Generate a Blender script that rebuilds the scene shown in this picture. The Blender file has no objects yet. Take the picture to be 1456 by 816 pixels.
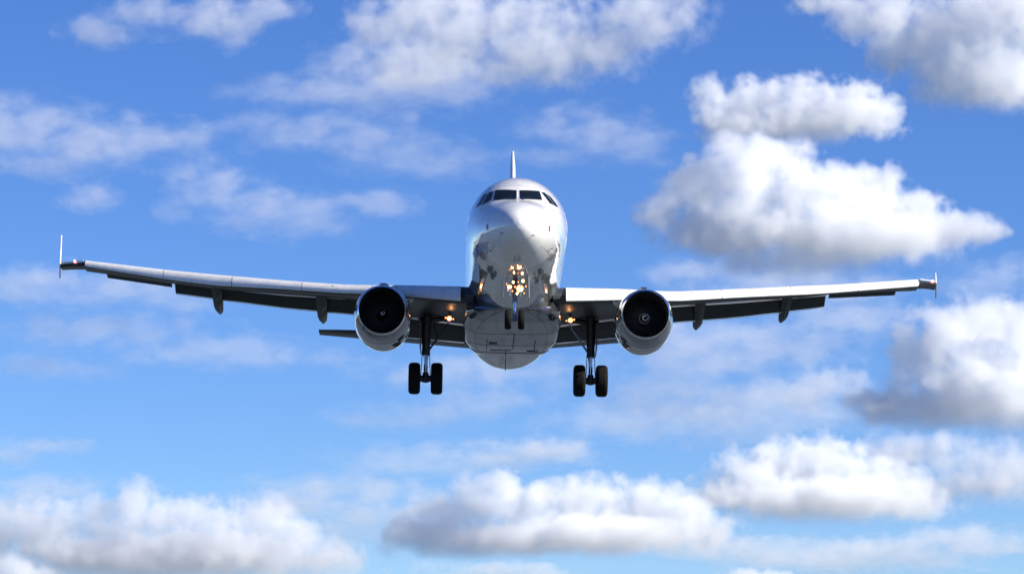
import bpy, bmesh, math, random, bisect
from mathutils import Vector, Matrix
from mathutils.bvhtree import BVHTree

# ------------------------------------------------------------------ camera, sky, sun
SC = bpy.context.scene
COL = SC.collection
R = math.radians
cam_data = bpy.data.cameras.new('camera')
camera = bpy.data.objects.new('camera', cam_data)
COL.objects.link(camera)
SC.camera = camera
cam_data.sensor_width = 36.0
cam_data.lens = 123.6
cam_data.clip_end = 120000
camera.location = (0, 0, 2)
camera.rotation_euler = (R(97), 0, 0)

SUN_DIR = Vector((0.83, -0.27, 0.49)).normalized()
SUN_EL = math.asin(SUN_DIR.z)
world = bpy.data.worlds.new('World')
SC.world = world
world.use_nodes = True
wt = world.node_tree
sky = wt.nodes.new('ShaderNodeTexSky')
sky.sky_type = 'NISHITA'
sky.sun_disc = False
sky.sun_elevation = SUN_EL
sky.sun_rotation = math.atan2(SUN_DIR.x, SUN_DIR.y)
sky.altitude = 2500
sky.air_density = 1.0
sky.dust_density = 0.0
sky.ozone_density = 7.0
hs = wt.nodes.new('ShaderNodeHueSaturation')
hs.inputs['Saturation'].default_value = 1.10
hs.inputs['Hue'].default_value = 0.512
background = wt.nodes['Background']
background.inputs[1].default_value = 0.087
wt.links.new(sky.outputs[0], hs.inputs['Color'])
wt.links.new(hs.outputs[0], background.inputs[0])

sun_data = bpy.data.lights.new('sun', 'SUN')
sun_data.energy = 5.0
sun_data.angle = R(0.5)
sun_data.color = (1.0, 0.935, 0.82)
sun = bpy.data.objects.new('sun', sun_data)
COL.objects.link(sun)
sun.location = (60, -40, 60)
sun.rotation_euler = SUN_DIR.to_track_quat('Z', 'Y').to_euler()

SC.view_settings.view_transform = 'Standard'
SC.view_settings.look = 'None'
SC.view_settings.gamma = 1.0
SC.view_settings.use_curve_mapping = False
SC.view_settings.exposure = 0.74
cy = SC.cycles
cy.volume_bounces = 26
cy.adaptive_threshold = 0.02
cy.max_bounces = 28
cy.volume_step_rate = 1.0
cy.use_denoising = True


# ------------------------------------------------------------------ materials
def new_mat(name):
    m = bpy.data.materials.new(name)
    m.use_nodes = True
    return m, m.node_tree, m.node_tree.nodes['Principled BSDF']


def mat(name, col, rough=.5, metal=0., coat=0., wear=.06, scale=2.5, bump=0., emit=None, estr=0., spec=.5):
    """Principled material with a low-contrast dirt / wear noise in colour and roughness."""
    m, t, b = new_mat(name)
    b.inputs['Metallic'].default_value = metal
    b.inputs['Coat Weight'].default_value = coat
    b.inputs['Coat Roughness'].default_value = .03
    b.inputs['Specular IOR Level'].default_value = spec
    tc = t.nodes.new('ShaderNodeTexCoord')
    no = t.nodes.new('ShaderNodeTexNoise')
    no.inputs['Scale'].default_value = scale
    no.inputs['Detail'].default_value = 6
    no.inputs['Roughness'].default_value = .65
    t.links.new(tc.outputs['Object'], no.inputs['Vector'])
    cr = t.nodes.new('ShaderNodeValToRGB')
    cr.color_ramp.elements[0].position = .3
    cr.color_ramp.elements[1].position = .7
    lo = [max(0, c * (1 - wear * 2)) for c in col]
    cr.color_ramp.elements[0].color = (*lo, 1)
    cr.color_ramp.elements[1].color = (*col, 1)
    t.links.new(no.outputs['Fac'], cr.inputs[0])
    t.links.new(cr.outputs[0], b.inputs['Base Color'])
    mr = t.nodes.new('ShaderNodeMapRange')
    mr.inputs['To Min'].default_value = min(1, rough * 1.25)
    mr.inputs['To Max'].default_value = rough * .85
    t.links.new(no.outputs['Fac'], mr.inputs['Value'])
    t.links.new(mr.outputs[0], b.inputs['Roughness'])
    if bump:
        n2 = t.nodes.new('ShaderNodeTexNoise')
        n2.inputs['Scale'].default_value = 1.1
        n2.inputs['Detail'].default_value = 1.5
        t.links.new(tc.outputs['Object'], n2.inputs['Vector'])
        bp = t.nodes.new('ShaderNodeBump')
        bp.inputs['Strength'].default_value = 1
        bp.inputs['Distance'].default_value = bump
        t.links.new(n2.outputs['Fac'], bp.inputs['Height'])
        t.links.new(bp.outputs[0], b.inputs['Normal'])
    if emit:
        b.inputs['Emission Color'].default_value = (*emit, 1)
        b.inputs['Emission Strength'].default_value = estr
    return m


def fuselage_mat():
    """White gloss paint on top, polished bare skin on the belly, panel seams and soot specks."""
    m, t, b = new_mat('fuselage_skin')
    N = t.nodes.new
    L = t.links.new

    def mth(op, a, bb=None, c=None, clamp=False):
        n = N('ShaderNodeMath')
        n.operation = op
        n.use_clamp = clamp
        for i, v in enumerate((a, bb, c)):
            if v is None:
                continue
            if isinstance(v, (int, float)):
                n.inputs[i].default_value = v
            else:
                L(v, n.inputs[i])
        return n.outputs[0]
    tc = N('ShaderNodeTexCoord').outputs['Object']
    sp = N('ShaderNodeSeparateXYZ')
    L(tc, sp.inputs[0])
    x, y, z = sp.outputs
    # belly boundary: sweeps down to the rear of the radome
    edge = mth('MULTIPLY_ADD', mth('MINIMUM', mth('SUBTRACT', 7.0, y), 0.0), 0.0, -0.72)
    low = mth('DIVIDE', mth('SUBTRACT', edge, z), 0.03, clamp=True)
    aft = mth('DIVIDE', mth('SUBTRACT', y, 3.2), 0.03, clamp=True)
    low = mth('MULTIPLY', low, aft)
    # seams: rings every 1.6 m, stringers
    ring = mth('ABSOLUTE', mth('SUBTRACT', mth('FRACT', mth('DIVIDE', mth('SUBTRACT', y, 1.5), 2.1)), .5))
    ring = mth('GREATER_THAN', ring, .4955)
    lon = None
    for zz in (-.72, .15, -1.5, 1.2):
        q = mth('LESS_THAN', mth('ABSOLUTE', mth('SUBTRACT', z, zz)), .008)
        lon = q if lon is None else mth('MAXIMUM', lon, q)
    keel = mth('LESS_THAN', mth('ABSOLUTE', x), .007)
    keel = mth('MULTIPLY', keel, mth('LESS_THAN', z, -.95))
    seam = mth('MAXIMUM', mth('MAXIMUM', ring, mth('MULTIPLY', lon, mth('GREATER_THAN', y, 1.5))), keel)
    no = N('ShaderNodeTexNoise')
    no.inputs['Scale'].default_value = 1.6
    no.inputs['Detail'].default_value = 7
    no.inputs['Roughness'].default_value = .7
    mp = N('ShaderNodeMapping')
    mp.inputs['Scale'].default_value = (2.2, .5, 2.2)
    L(tc, mp.inputs[0])
    L(mp.outputs[0], no.inputs['Vector'])
    dirt = N('ShaderNodeMapRange')
    dirt.inputs['From Min'].default_value = .35
    dirt.inputs['From Max'].default_value = .6
    L(no.outputs['Fac'], dirt.inputs['Value'])
    sn = N('ShaderNodeTexNoise')
    sn.inputs['Scale'].default_value = 9
    sn.inputs['Detail'].default_value = 3
    L(tc, sn.inputs['Vector'])
    speck = mth('GREATER_THAN', sn.outputs['Fac'], .735)
    mix = N('ShaderNodeMix'); mix.data_type = 'RGBA'
    mix.inputs['A'].default_value = (.82, .82, .81, 1)
    mix.inputs['B'].default_value = (.74, .75, .76, 1)
    L(low, mix.inputs['Factor'])
    m2 = N('ShaderNodeMix'); m2.data_type = 'RGBA'; m2.blend_type = 'MULTIPLY'
    L(mix.outputs['Result'], m2.inputs['A'])
    m2.inputs['B'].default_value = (.86, .85, .83, 1)
    L(mth('SUBTRACT', 1.0, dirt.outputs[0]), m2.inputs['Factor'])
    # dark streaks along the lower skin, painted in place of chrome-like reflections
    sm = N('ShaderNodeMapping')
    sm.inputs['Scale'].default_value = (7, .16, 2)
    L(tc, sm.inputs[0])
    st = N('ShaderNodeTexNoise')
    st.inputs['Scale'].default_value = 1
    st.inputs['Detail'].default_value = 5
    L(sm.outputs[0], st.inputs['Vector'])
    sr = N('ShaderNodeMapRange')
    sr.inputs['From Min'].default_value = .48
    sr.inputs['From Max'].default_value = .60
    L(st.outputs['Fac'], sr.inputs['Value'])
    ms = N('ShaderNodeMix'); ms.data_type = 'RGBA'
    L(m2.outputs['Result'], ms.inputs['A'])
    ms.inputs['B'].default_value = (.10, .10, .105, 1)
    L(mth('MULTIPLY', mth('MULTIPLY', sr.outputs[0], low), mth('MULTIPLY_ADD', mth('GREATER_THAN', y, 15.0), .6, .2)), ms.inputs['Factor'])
    m2 = ms
    m3 = N('ShaderNodeMix'); m3.data_type = 'RGBA'
    L(m2.outputs['Result'], m3.inputs['A'])
    m3.inputs['B'].default_value = (.12, .12, .13, 1)
    L(mth('MULTIPLY', mth('MAXIMUM', seam, speck), .75), m3.inputs['Factor'])
    L(m3.outputs['Result'], b.inputs['Base Color'])
    L(mth('MULTIPLY', low, BELLY_METAL), b.inputs['Metallic'])
    L(mth('MULTIPLY_ADD', dirt.outputs[0], -.05, .13), b.inputs['Roughness'])
    b.inputs['Coat Weight'].default_value = 1.0
    b.inputs['Coat Roughness'].default_value = .02
    b.inputs['Coat IOR'].default_value = 1.6
    bn = N('ShaderNodeTexNoise')
    bn.inputs['Scale'].default_value = .9
    bn.inputs['Detail'].default_value = 2
    L(tc, bn.inputs['Vector'])
    bp = N('ShaderNodeBump')
    bp.inputs['Strength'].default_value = 1
    bp.inputs['Distance'].default_value = .012
    L(bn.outputs['Fac'], bp.inputs['Height'])
    L(bp.outputs[0], b.inputs['Normal'])
    L(bp.outputs[0], b.inputs['Coat Normal'])
    return m


BELLY_METAL = .5
M = {}
M['skin'] = fuselage_mat()
M['radome'] = mat('radome_paint', (.78, .78, .77), .22, coat=.7, wear=.05, scale=3)
M['white'] = mat('white_gloss_paint', (.82, .82, .80), .25, coat=.6, wear=.04)
M['slat'] = mat('slat_paint', (.86, .85, .82), .32, metal=.0, coat=.5, wear=.10, scale=4)
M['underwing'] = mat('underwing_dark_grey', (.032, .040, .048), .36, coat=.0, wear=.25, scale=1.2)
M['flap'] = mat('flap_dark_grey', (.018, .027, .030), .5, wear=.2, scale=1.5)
M['fairing'] = mat('belly_fairing_metal', (.26, .275, .31), .12, metal=.85, coat=.5, wear=.18, bump=.025, scale=1.4)
M['lip'] = mat('polished_lip', (.75, .76, .78), .16, metal=1., wear=.04)
M['cowl'] = mat('engine_cowl', (.28, .30, .34), .14, metal=.7, coat=1., wear=.08, bump=.02)
M['liner'] = mat('intake_liner', (.012, .012, .013), .6)
M['blade'] = mat('fan_blade', (.09, .09, .10), .4, metal=.6)
M['spinner'] = mat('spinner_black', (.012, .012, .013), .4)
M['spiral'] = mat('spinner_white', (.8, .8, .8), .5)
M['glass'] = mat('cockpit_glass', (.006, .010, .014), .08, coat=.0, wear=.0, spec=.35)
M['seal'] = mat('window_frame', (.55, .56, .57), .4)
M['steel'] = mat('gear_steel', (.045, .045, .048), .45, metal=.3, wear=.3, scale=6)
M['chrome'] = mat('oleo_chrome', (.7, .7, .72), .15, metal=1.)
M['gearpaint'] = mat('gear_grey_blue', (.22, .28, .38), .4, metal=.2, wear=.2, scale=6)
M['tyre'] = mat('tyre_rubber', (.008, .008, .008), .8, wear=.3, scale=14, spec=.2)
M['rim'] = mat('wheel_rim', (.22, .22, .23), .45, metal=.5, wear=.2)
M['seam'] = mat('seam_grey', (.10, .10, .11), .5)
M['bare'] = mat('glint_strip_metal', (.85, .86, .88), .3, metal=1., wear=.05)  # metal of the sky-mirroring strips added along the flaps
M['hot'] = mat('exhaust_metal', (.25, .22, .2), .4, metal=.9)
M['red'] = mat('red_mark', (.35, .02, .03), .4)
M['dark'] = mat('black_parts', (.02, .02, .022), .5)
M['lamp'] = mat('lamp_white_hot', (1, .8, .5), .3, emit=(1.0, .55, .20), estr=14)
M['lampr'] = mat('root_lamp', (1, .7, .4), .3, emit=(1.0, .46, .14), estr=3.5)
M['lampo'] = mat('lamp_orange', (1, .5, .2), .3, emit=(1.0, .27, .06), estr=2.6)
M['nav'] = mat('navigation_lamp', (1, .3, .25), .3, emit=(1.0, .28, .22), estr=3.5)


# ------------------------------------------------------------------ mesh helpers
def link(name, verts, faces, material, parent=None, smooth=True, mats=None, fm=None):
    me = bpy.data.meshes.new(name)
    me.from_pydata([tuple(v) for v in verts], [], faces)
    bm = bmesh.new()
    bm.from_mesh(me)
    bmesh.ops.remove_doubles(bm, verts=bm.verts, dist=1e-5)
    bmesh.ops.recalc_face_normals(bm, faces=bm.faces)
    for f in bm.faces:
        f.smooth = smooth
    if smooth:
        for e in bm.edges:
            if len(e.link_faces) == 2 and e.calc_face_angle(0) > R(38):
                e.smooth = False
    bm.to_mesh(me)
    bm.free()
    me.materials.append(material)
    o = bpy.data.objects.new(name, me)
    COL.objects.link(o)
    if parent:
        o.parent = parent
    return o


class G:
    """Collects shapes into one vertex / face list."""
    def __init__(s):
        s.v = []
        s.f = []

    def loft(s, secs, cap=True, closed=True):
        n = len(secs[0])
        b = len(s.v)
        for q in secs:
            s.v += [tuple(p) for p in q]
        for i in range(len(secs) - 1):
            for j in range(n if closed else n - 1):
                k = (j + 1) % n
                s.f.append((b + i * n + j, b + i * n + k, b + (i + 1) * n + k, b + (i + 1) * n + j))
        if cap:
            s.f.append(tuple(range(b, b + n)))
            s.f.append(tuple(range(b + (len(secs) - 1) * n, b + len(secs) * n)))
        return s

    def tube(s, pts, rad, n=12, cap=True):
        pts = [Vector(p) for p in pts]
        rad = rad if isinstance(rad, (list, tuple)) else [rad] * len(pts)
        secs = []
        for i, p in enumerate(pts):
            d = (pts[min(i + 1, len(pts) - 1)] - pts[max(i - 1, 0)]).normalized()
            a = d.cross(Vector((0, 0, 1)))
            if a.length < .1:
                a = d.cross(Vector((0, 1, 0)))
            a.normalize()
            c = d.cross(a)
            secs.append([p + (a * math.cos(2 * math.pi * k / n) + c * math.sin(2 * math.pi * k / n)) * rad[i] for k in range(n)])
        return s.loft(secs, cap)

    def lathe(s, prof, c, axis='y', n=40, cap=True):
        """prof: (axial, radius) list around an axis through c."""
        secs = []
        for a, r in prof:
            q = []
            for k in range(n):
                t = 2 * math.pi * k / n
                u, v = r * math.cos(t), r * math.sin(t)
                if axis == 'y':
                    q.append((c[0] + u, c[1] + a, c[2] + v))
                elif axis == 'x':
                    q.append((c[0] + a, c[1] + u, c[2] + v))
                else:
                    q.append((c[0] + u, c[1] + v, c[2] + a))
            secs.append(q)
        return s.loft(secs, cap)

    def box(s, c, d, rot=None, bev=.12):
        """Box with chamfered edges along its longest outline."""
        hx, hy, hz = d[0] / 2, d[1] / 2, d[2] / 2
        e = min(hx, hy, hz) * bev * 2
        pts = [(-hx + e, -hy), (hx - e, -hy), (hx, -hy + e), (hx, hy - e), (hx - e, hy), (-hx + e, hy), (-hx, hy - e), (-hx, -hy + e)]
        secs = []
        for z, k in ((-hz, e), (-hz + e, 0), (hz - e, 0), (hz, e)):
            q = []
            for x, y in pts:
                v = Vector((x * (hx - k) / hx, y * (hy - k) / hy, z))
                if rot:
                    v = rot @ v
                q.append(v + Vector(c))
            secs.append(q)
        return s.loft(secs)

    def build(s, name, material, parent=None, smooth=True):
        return link(name, s.v, s.f, material, parent, smooth)


def lerp(a, b, t):
    return a + (b - a) * t


def table(x, xs, ys):
    i = min(max(bisect.bisect_right(xs, x) - 1, 0), len(xs) - 2)
    t = (x - xs[i]) / (xs[i + 1] - xs[i])
    return lerp(ys[i], ys[i + 1], t)


def empty(name, loc, parent=None):
    o = bpy.data.objects.new(name, None)
    o.empty_display_size = .3
    COL.objects.link(o)
    if parent:
        o.parent = parent
    o.location = loc
    return o


# ------------------------------------------------------------------ ground far below (out of frame, mirrored in the belly)
def ground_mat(name, c1, c2, scale, rough=.9):
    m, t, b = new_mat(name)
    tc = t.nodes.new('ShaderNodeTexCoord')
    n = t.nodes.new('ShaderNodeTexNoise')
    n.inputs['Scale'].default_value = scale
    n.inputs['Detail'].default_value = 8
    t.links.new(tc.outputs['Object'], n.inputs['Vector'])
    r = t.nodes.new('ShaderNodeValToRGB')
    r.color_ramp.elements[0].position = .35
    r.color_ramp.elements[1].position = .65
    r.color_ramp.elements[0].color = (*c1, 1)
    r.color_ramp.elements[1].color = (*c2, 1)
    t.links.new(n.outputs['Fac'], r.inputs[0])
    t.links.new(r.outputs[0], b.inputs['Base Color'])
    b.inputs['Roughness'].default_value = rough
    return m


def sheet(name, x0, x1, y0, y1, z, m, n=1):
    v = []
    f = []
    for i in range(n + 1):
        for j in range(n + 1):
            v.append((lerp(x0, x1, i / n), lerp(y0, y1, j / n), z))
    for i in range(n):
        for j in range(n):
            a = i * (n + 1) + j
            f.append((a, a + n + 1, a + n + 2, a + 1))
    o = link(name, v, f, m, smooth=False)
    o['kind'] = 'structure'
    return o


sheet('ground', -50000, 50000, -50000, 50000, 0, ground_mat('dry_grass', (.045, .06, .068), (.085, .105, .12), .02), 8)
sheet('runway', -24, 24, -2600, 95, .004 * 3, ground_mat('runway_concrete', (.16, .16, .16), (.28, .28, .27), .3))
for i in range(-5, 6):
    if i:
        s_ = sheet('runway_marking', i * 3.6 - .9, i * 3.6 + .9, 40, 75, .02, ground_mat('runway_paint', (.5, .5, .48), (.75, .75, .72), 2)) if i == -5 else s_
        if i != -5:
            c_ = s_.copy()
            COL.objects.link(c_)
            c_.location.x = (i + 5) * 3.6


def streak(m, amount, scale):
    """Dark streaks running aft, painted reflections on the fairing and grime elsewhere, mixed over a material's own colour."""
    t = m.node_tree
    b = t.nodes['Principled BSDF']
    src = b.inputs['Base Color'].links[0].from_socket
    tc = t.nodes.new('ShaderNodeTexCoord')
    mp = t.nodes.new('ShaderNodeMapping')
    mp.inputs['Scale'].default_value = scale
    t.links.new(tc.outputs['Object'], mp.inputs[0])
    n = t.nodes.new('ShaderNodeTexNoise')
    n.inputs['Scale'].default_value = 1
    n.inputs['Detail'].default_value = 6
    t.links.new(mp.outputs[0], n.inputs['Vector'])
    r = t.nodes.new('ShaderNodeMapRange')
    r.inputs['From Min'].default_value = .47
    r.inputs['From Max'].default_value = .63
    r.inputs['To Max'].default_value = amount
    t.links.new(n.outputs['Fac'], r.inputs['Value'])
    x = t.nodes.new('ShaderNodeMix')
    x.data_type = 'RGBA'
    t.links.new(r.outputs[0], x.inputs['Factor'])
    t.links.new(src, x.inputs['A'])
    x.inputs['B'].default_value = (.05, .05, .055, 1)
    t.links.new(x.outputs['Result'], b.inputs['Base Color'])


streak(M['fairing'], .75, (3.5, .35, 1))  # streaks here stand in for dark reflections in the polished belly
streak(M['underwing'], .5, (3, .5, 1))
streak(M['cowl'], .6, (3, 1.2, 1))


def reflection_band_ring():
    """Added wood-like band below the frame, there only to be mirrored dark in the belly."""
    rnd = random.Random(4)
    g = G()
    n = 220
    secs = []
    for k in range(n + 1):
        a = 2 * math.pi * (k % n) / n
        rr = 1100 + 60 * math.sin(5 * a)
        h = 13 + 5 * math.sin(17 * a) + 3 * math.sin(61 * a)
        d = Vector((math.cos(a), math.sin(a), 0))
        secs.append([d * (rr - 16) + Vector((0, 0, -.5)), d * (rr - 14) + Vector((0, 0, h * .6)), d * (rr - 5) + Vector((0, 0, h)), d * (rr + 12) + Vector((0, 0, h * .9)), d * (rr + 20) + Vector((0, 0, -.5))])
    o = g.loft(secs, cap=False, closed=False).build('added_reflection_band', ground_mat('reflection_band_green', (.012, .02, .010), (.03, .045, .02), .3))
    o['kind'] = 'stuff'
    o['label'] = 'added dark band round the airfield for the belly reflection'
    o['category'] = 'woods'


reflection_band_ring()  # unseen ring, added for a dark line in the fuselage reflections

# ------------------------------------------------------------------ the airliner
# local axes of the aircraft: x = towards its left wing, y = from nose to tail, z = up
plane = empty('airliner', (0, 0, 0))
plane['label'] = 'white twin-engine passenger jet flying head-on with landing gear down and landing lights lit'
plane['category'] = 'airplane'
th, ps, ro = R(11.2), R(1.0), R(0.9)
ax_y = Vector((-math.sin(ps) * math.cos(th), math.cos(ps) * math.cos(th), -math.sin(th)))   # in camera axes: right, depth, up
ax_x = ax_y.cross(Vector((0, 0, 1))).normalized()
ax_z = ax_x.cross(ax_y)
bx_ = ax_x * math.cos(ro) - ax_z * math.sin(ro)
bz_ = ax_z * math.cos(ro) + ax_x * math.sin(ro)
tilt = Matrix.Rotation(R(7), 3, 'X')
rot = tilt @ Matrix((bx_, ax_y, bz_)).transposed()
plane.matrix_world = Matrix.Translation((tilt @ Vector((.283, 130, 3.289))) + Vector((0, 0, 2))) @ rot.to_4x4()

PROF=[ # t, top, bot, w, zc
(0,-.95,-.95,0,-.95),(.04,-.76,-1.13,.2,-.95),(.15,-.60,-1.28,.38,-.94),(.4,-.36,-1.47,.62,-.91),(.8,-.13,-1.64,.87,-.85),(1.3,.1,-1.78,1.1,-.77),(1.8,.3,-1.88,1.29,-.68),(2.3,.52,-1.95,1.45,-.58),(2.8,.92,-2.0,1.58,-.48),(3.3,1.28,-2.03,1.69,-.36),(3.9,1.6,-2.06,1.8,-.25),(4.6,1.83,-2.08,1.89,-.15),(5.4,1.95,-2.1,1.95,-.08),(6.5,1.98,-2.1,1.975,-.05),(9,1.98,-2.1,1.975,-.05),(14,1.98,-2.1,1.975,-.05),(22,1.98,-2.1,1.975,-.05),(24.5,1.98,-2.08,1.97,-.05),(27,1.98,-1.75,1.85,.1),(30,1.95,-1.1,1.5,.4),(33,1.88,-.3,1.02,.8),(35.5,1.72,.4,.6,1.1),(37.2,1.5,.85,.28,1.2),(37.5,1.4,1.0,.15,1.2)]
T=[p[0] for p in PROF]
def prof(t):
    i=min(max(bisect.bisect_right(T,t)-1,0),len(T)-2); p0=PROF[i]; p1=PROF[i+1]; h=p1[0]-p0[0]; s=(t-p0[0])/h
    out=[]
    for k in range(1,5):
        m=[]
        for j in (i,i+1):
            if j==0: m.append((PROF[1][k]-PROF[0][k])/(T[1]-T[0])*1.3 if False else (PROF[1][k]-PROF[0][k])/(T[1]-T[0])); continue
            if j==len(T)-1: m.append((PROF[j][k]-PROF[j-1][k])/(T[j]-T[j-1])); continue
            a=(PROF[j][k]-PROF[j-1][k])/(T[j]-T[j-1]); b=(PROF[j+1][k]-PROF[j][k])/(T[j+1]-T[j])
            m.append(0 if a*b<=0 else 2*a*b/(a+b))
        out.append((2*s**3-3*s*s+1)*p0[k]+(s**3-2*s*s+s)*h*m[0]+(-2*s**3+3*s*s)*p1[k]+(s**3-s*s)*h*m[1])
    return out



def fus_section(t, n=64, grow=0.):
    top, bot, w, zc = prof(t)
    q = []
    for k in range(n):
        a = 2 * math.pi * k / n
        c, s = math.cos(a), math.sin(a)
        q.append((c * (w + grow), t, zc + s * ((top - zc if s > 0 else zc - bot) + grow)))
    return q


def frange(a, b, n):
    return [lerp(a, b, i / n) for i in range(n + 1)]


ts = [.0005, .004, .015, .04, .08] + frange(.15, 1.5, 12)
fn = G().loft([fus_section(t) for t in ts]).build('radome', M['radome'], plane)
ts = frange(1.5, 7, 44) + frange(7.5, 23, 24) + frange(23.6, 37.2, 24)
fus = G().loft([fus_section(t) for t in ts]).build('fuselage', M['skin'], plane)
fus['label'] = 'white fuselage with shiny polished belly'

# closed surface used to lay windows and small fittings on the skin
gg = G().loft([fus_section(t, 96) for t in frange(.01, 8, 120)])
bvh = BVHTree.FromPolygons(gg.v, gg.f)


def on_skin(x, z, off=0.):
    hit, nrm, idx, d = bvh.ray_cast(Vector((x, -3, z)), Vector((0, 1, 0)))
    if nrm.y > 0:
        nrm = -nrm
    return hit + nrm * off


def skin_quad(name, c, material, parent, off=.012, n=10, inset=0.):
    """Four-cornered patch laid on the skin, with its own thickness."""
    cx = sum(p[0] for p in c) / 4
    cz = sum(p[1] for p in c) / 4
    c = [(lerp(p[0], cx, inset), lerp(p[1], cz, inset)) for p in c]
    v, f = [], []
    for lay in (off, off - .03):
        for i in range(n + 1):
            for j in range(n + 1):
                s, t = i / n, j / n
                x = lerp(lerp(c[0][0], c[1][0], s), lerp(c[3][0], c[2][0], s), t)
                z = lerp(lerp(c[0][1], c[1][1], s), lerp(c[3][1], c[2][1], s), t)
                v.append(on_skin(x, z, lay))
    m_ = (n + 1) ** 2
    for i in range(n):
        for j in range(n):
            a = i * (n + 1) + j
            f.append((a, a + 1, a + n + 2, a + n + 1))
            f.append((m_ + a, m_ + a + n + 1, m_ + a + n + 2, m_ + a + 1))
    edge = [i * (n + 1) for i in range(n + 1)] + [n * (n + 1) + j for j in range(1, n + 1)] + \
        [i * (n + 1) + n for i in range(n - 1, -1, -1)] + [j for j in range(n - 1, 0, -1)]
    for k in range(len(edge)):
        a, b = edge[k], edge[(k + 1) % len(edge)]
        f.append((a, b, m_ + b, m_ + a))
    return link(name, v, f, material, parent)


WIN = [
    [(.045, .90), (.795, .955), (.890, .500), (.050, .400)],
    [(-.855, 1.0), (-.070, .895), (-.078, .420), (-.935, .475)],
    [(.875, .925), (1.01, .930), (1.35, .395), (1.19, .420)],
    [(1.085, .890), (1.225, .79), (1.52, .40), (1.395, .375)],
    [(-1.105, .94), (-.93, .965), (-1.02, .500), (-1.365, .36)],
    [(-1.31, .91), (-1.165, .91), (-1.42, .40), (-1.575, .395)],
]
for w in WIN:
    fr = skin_quad('cockpit_window', w, M['seal'], plane, off=.010, inset=-.07)
    skin_quad('pane', w, M['glass'], fr, off=.022)
# centre post seam, eyebrow crease
for sx, x, z in ((-1, -1.167, -.80), (1, 1.143, -.83)):
    o = skin_quad('probe_plate', [(x - .045, z + .12), (x + .045, z + .12), (x + .045, z - .12), (x - .045, z - .12)], M['white'], plane, off=.008, n=4)
    o2 = skin_quad('red_marking', [(x - .028, z + .10), (x + .028, z + .10), (x + .028, z - .10), (x - .028, z - .10)], M['red'], o, off=.014, n=4)
for x, z, dx in ((-.62, -1.22, -.06), (.50, -1.30, .05), (1.25, -1.35, .04), (-1.15, -1.3, -.04), (-1.0, -1.55, -.05)):
    p = on_skin(x, z)
    G().tube([p, p + Vector((dx, -.05, -.03)), p + Vector((dx * 1.4, -.20, -.03))], [.018, .014, .008], 8).build('pitot_probe', M['dark'], plane)
# wipers
for s in (-1, 1):
    p0 = on_skin(s * .12, .38, .02)
    p1 = on_skin(s * .50, .47, .03)
    p2 = on_skin(s * .82, .50, .03)
    G().tube([p0, p1, p2], .010, 6).build('wiper', M['dark'], plane)

# antennas
G().loft([[(-.15 + a, y, z) for a, y in ((-.012, 22.6), (.012, 22.6), (.02, 22.9), (.012, 23.3), (-.012, 23.3), (-.02, 22.9))] for z in (-1.9, -2.45)]).build('blade_antenna', M['dark'], plane)
G().loft([[(a, y + dz, z) for a, y in ((-.012, 9.6), (.012, 9.6), (.02, 9.8), (.012, 10.1), (-.012, 10.1), (-.02, 9.8))] for z, dz in ((1.9, 0), (2.25, .2))]).build('blade_antenna', M['white'], plane)

# wing-to-body fairing under the belly
def fairing_section(t, n=72):
    w = table(t, [10.6, 11.2, 12, 13, 15, 18.5, 20, 21.2, 22.5], [.25, .95, 1.55, 1.92, 2.02, 1.95, 1.76, 1.62, 1.3])
    bot = table(t, [10.6, 11.2, 12, 13, 15, 18.5, 20, 21.2, 22.5], [-2.09, -2.14, -2.2, -2.27, -2.33, -2.3, -2.2, -2.12, -2.0])
    top = table(t, [10.6, 11.2, 12, 13, 15, 18.5, 20, 21.2, 22.5], [-2.0, -1.9, -1.6, -1.0, -.75, -.75, -1.0, -1.3, -1.8])
    p = table(t, [10.6, 13, 15, 21, 22.5], [1.0, .62, .45, .38, .6])
    zc = (top + bot) / 2
    q = []
    for k in range(n):
        a = 2 * math.pi * k / n
        c, s = math.cos(a), math.sin(a)
        q.append((math.copysign(abs(c) ** p, c) * w, t, zc + math.copysign(abs(s) ** p, s) * (top - bot) / 2))
    return q


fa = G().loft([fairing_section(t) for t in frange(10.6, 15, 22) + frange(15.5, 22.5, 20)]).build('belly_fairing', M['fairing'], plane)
for (x, y, dx, dy) in ((-.75, 17.4, .36, .12), (.95, 19.6, .5, .08), (-.4, 19.4, .9, .1), (.1, 16.8, .04, 3.5)):
    G().box((x, y, -2.335 if y < 18.6 else -2.24), (dx, dy, .03)).build('belly_vent', M['dark'], fa)
# seams of the fairing panels
for t_ in (15.2, 17.9, 20.4):
    q = [Vector(p) for p in fairing_section(t_)]
    c_ = Vector((0, t_, -1.6))
    q = [p + (p - c_).normalized() * .004 for p in q if p.z < -1.2]
    q.sort(key=lambda p: math.atan2(p.z + 1.6, p.x) if p.z < -1.6 or p.x > 0 else math.atan2(p.z + 1.6, p.x) - 2 * math.pi)
    G().tube(q, .006 if t_ < 20 else .016, 6).build('panel_seam', M['seam'], fa)
for sx in (-1, 1):
    q = []
    for t_ in frange(11.0, 20.4, 24):
        sec = fairing_section(t_)
        q.append(Vector(sec[72 - 12 if sx > 0 else 36 + 12]) + Vector((sx * .003, 0, -.003)))
    G().tube(q, .007, 6).build('panel_seam', M['seam'], fa)
# main gear bay door edges
for x in (-1.0, 1.0):
    G().box((x, 17.8, -2.325), (.03, 2.2, .03)).build('door_seam', M['dark'], fa)


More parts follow.
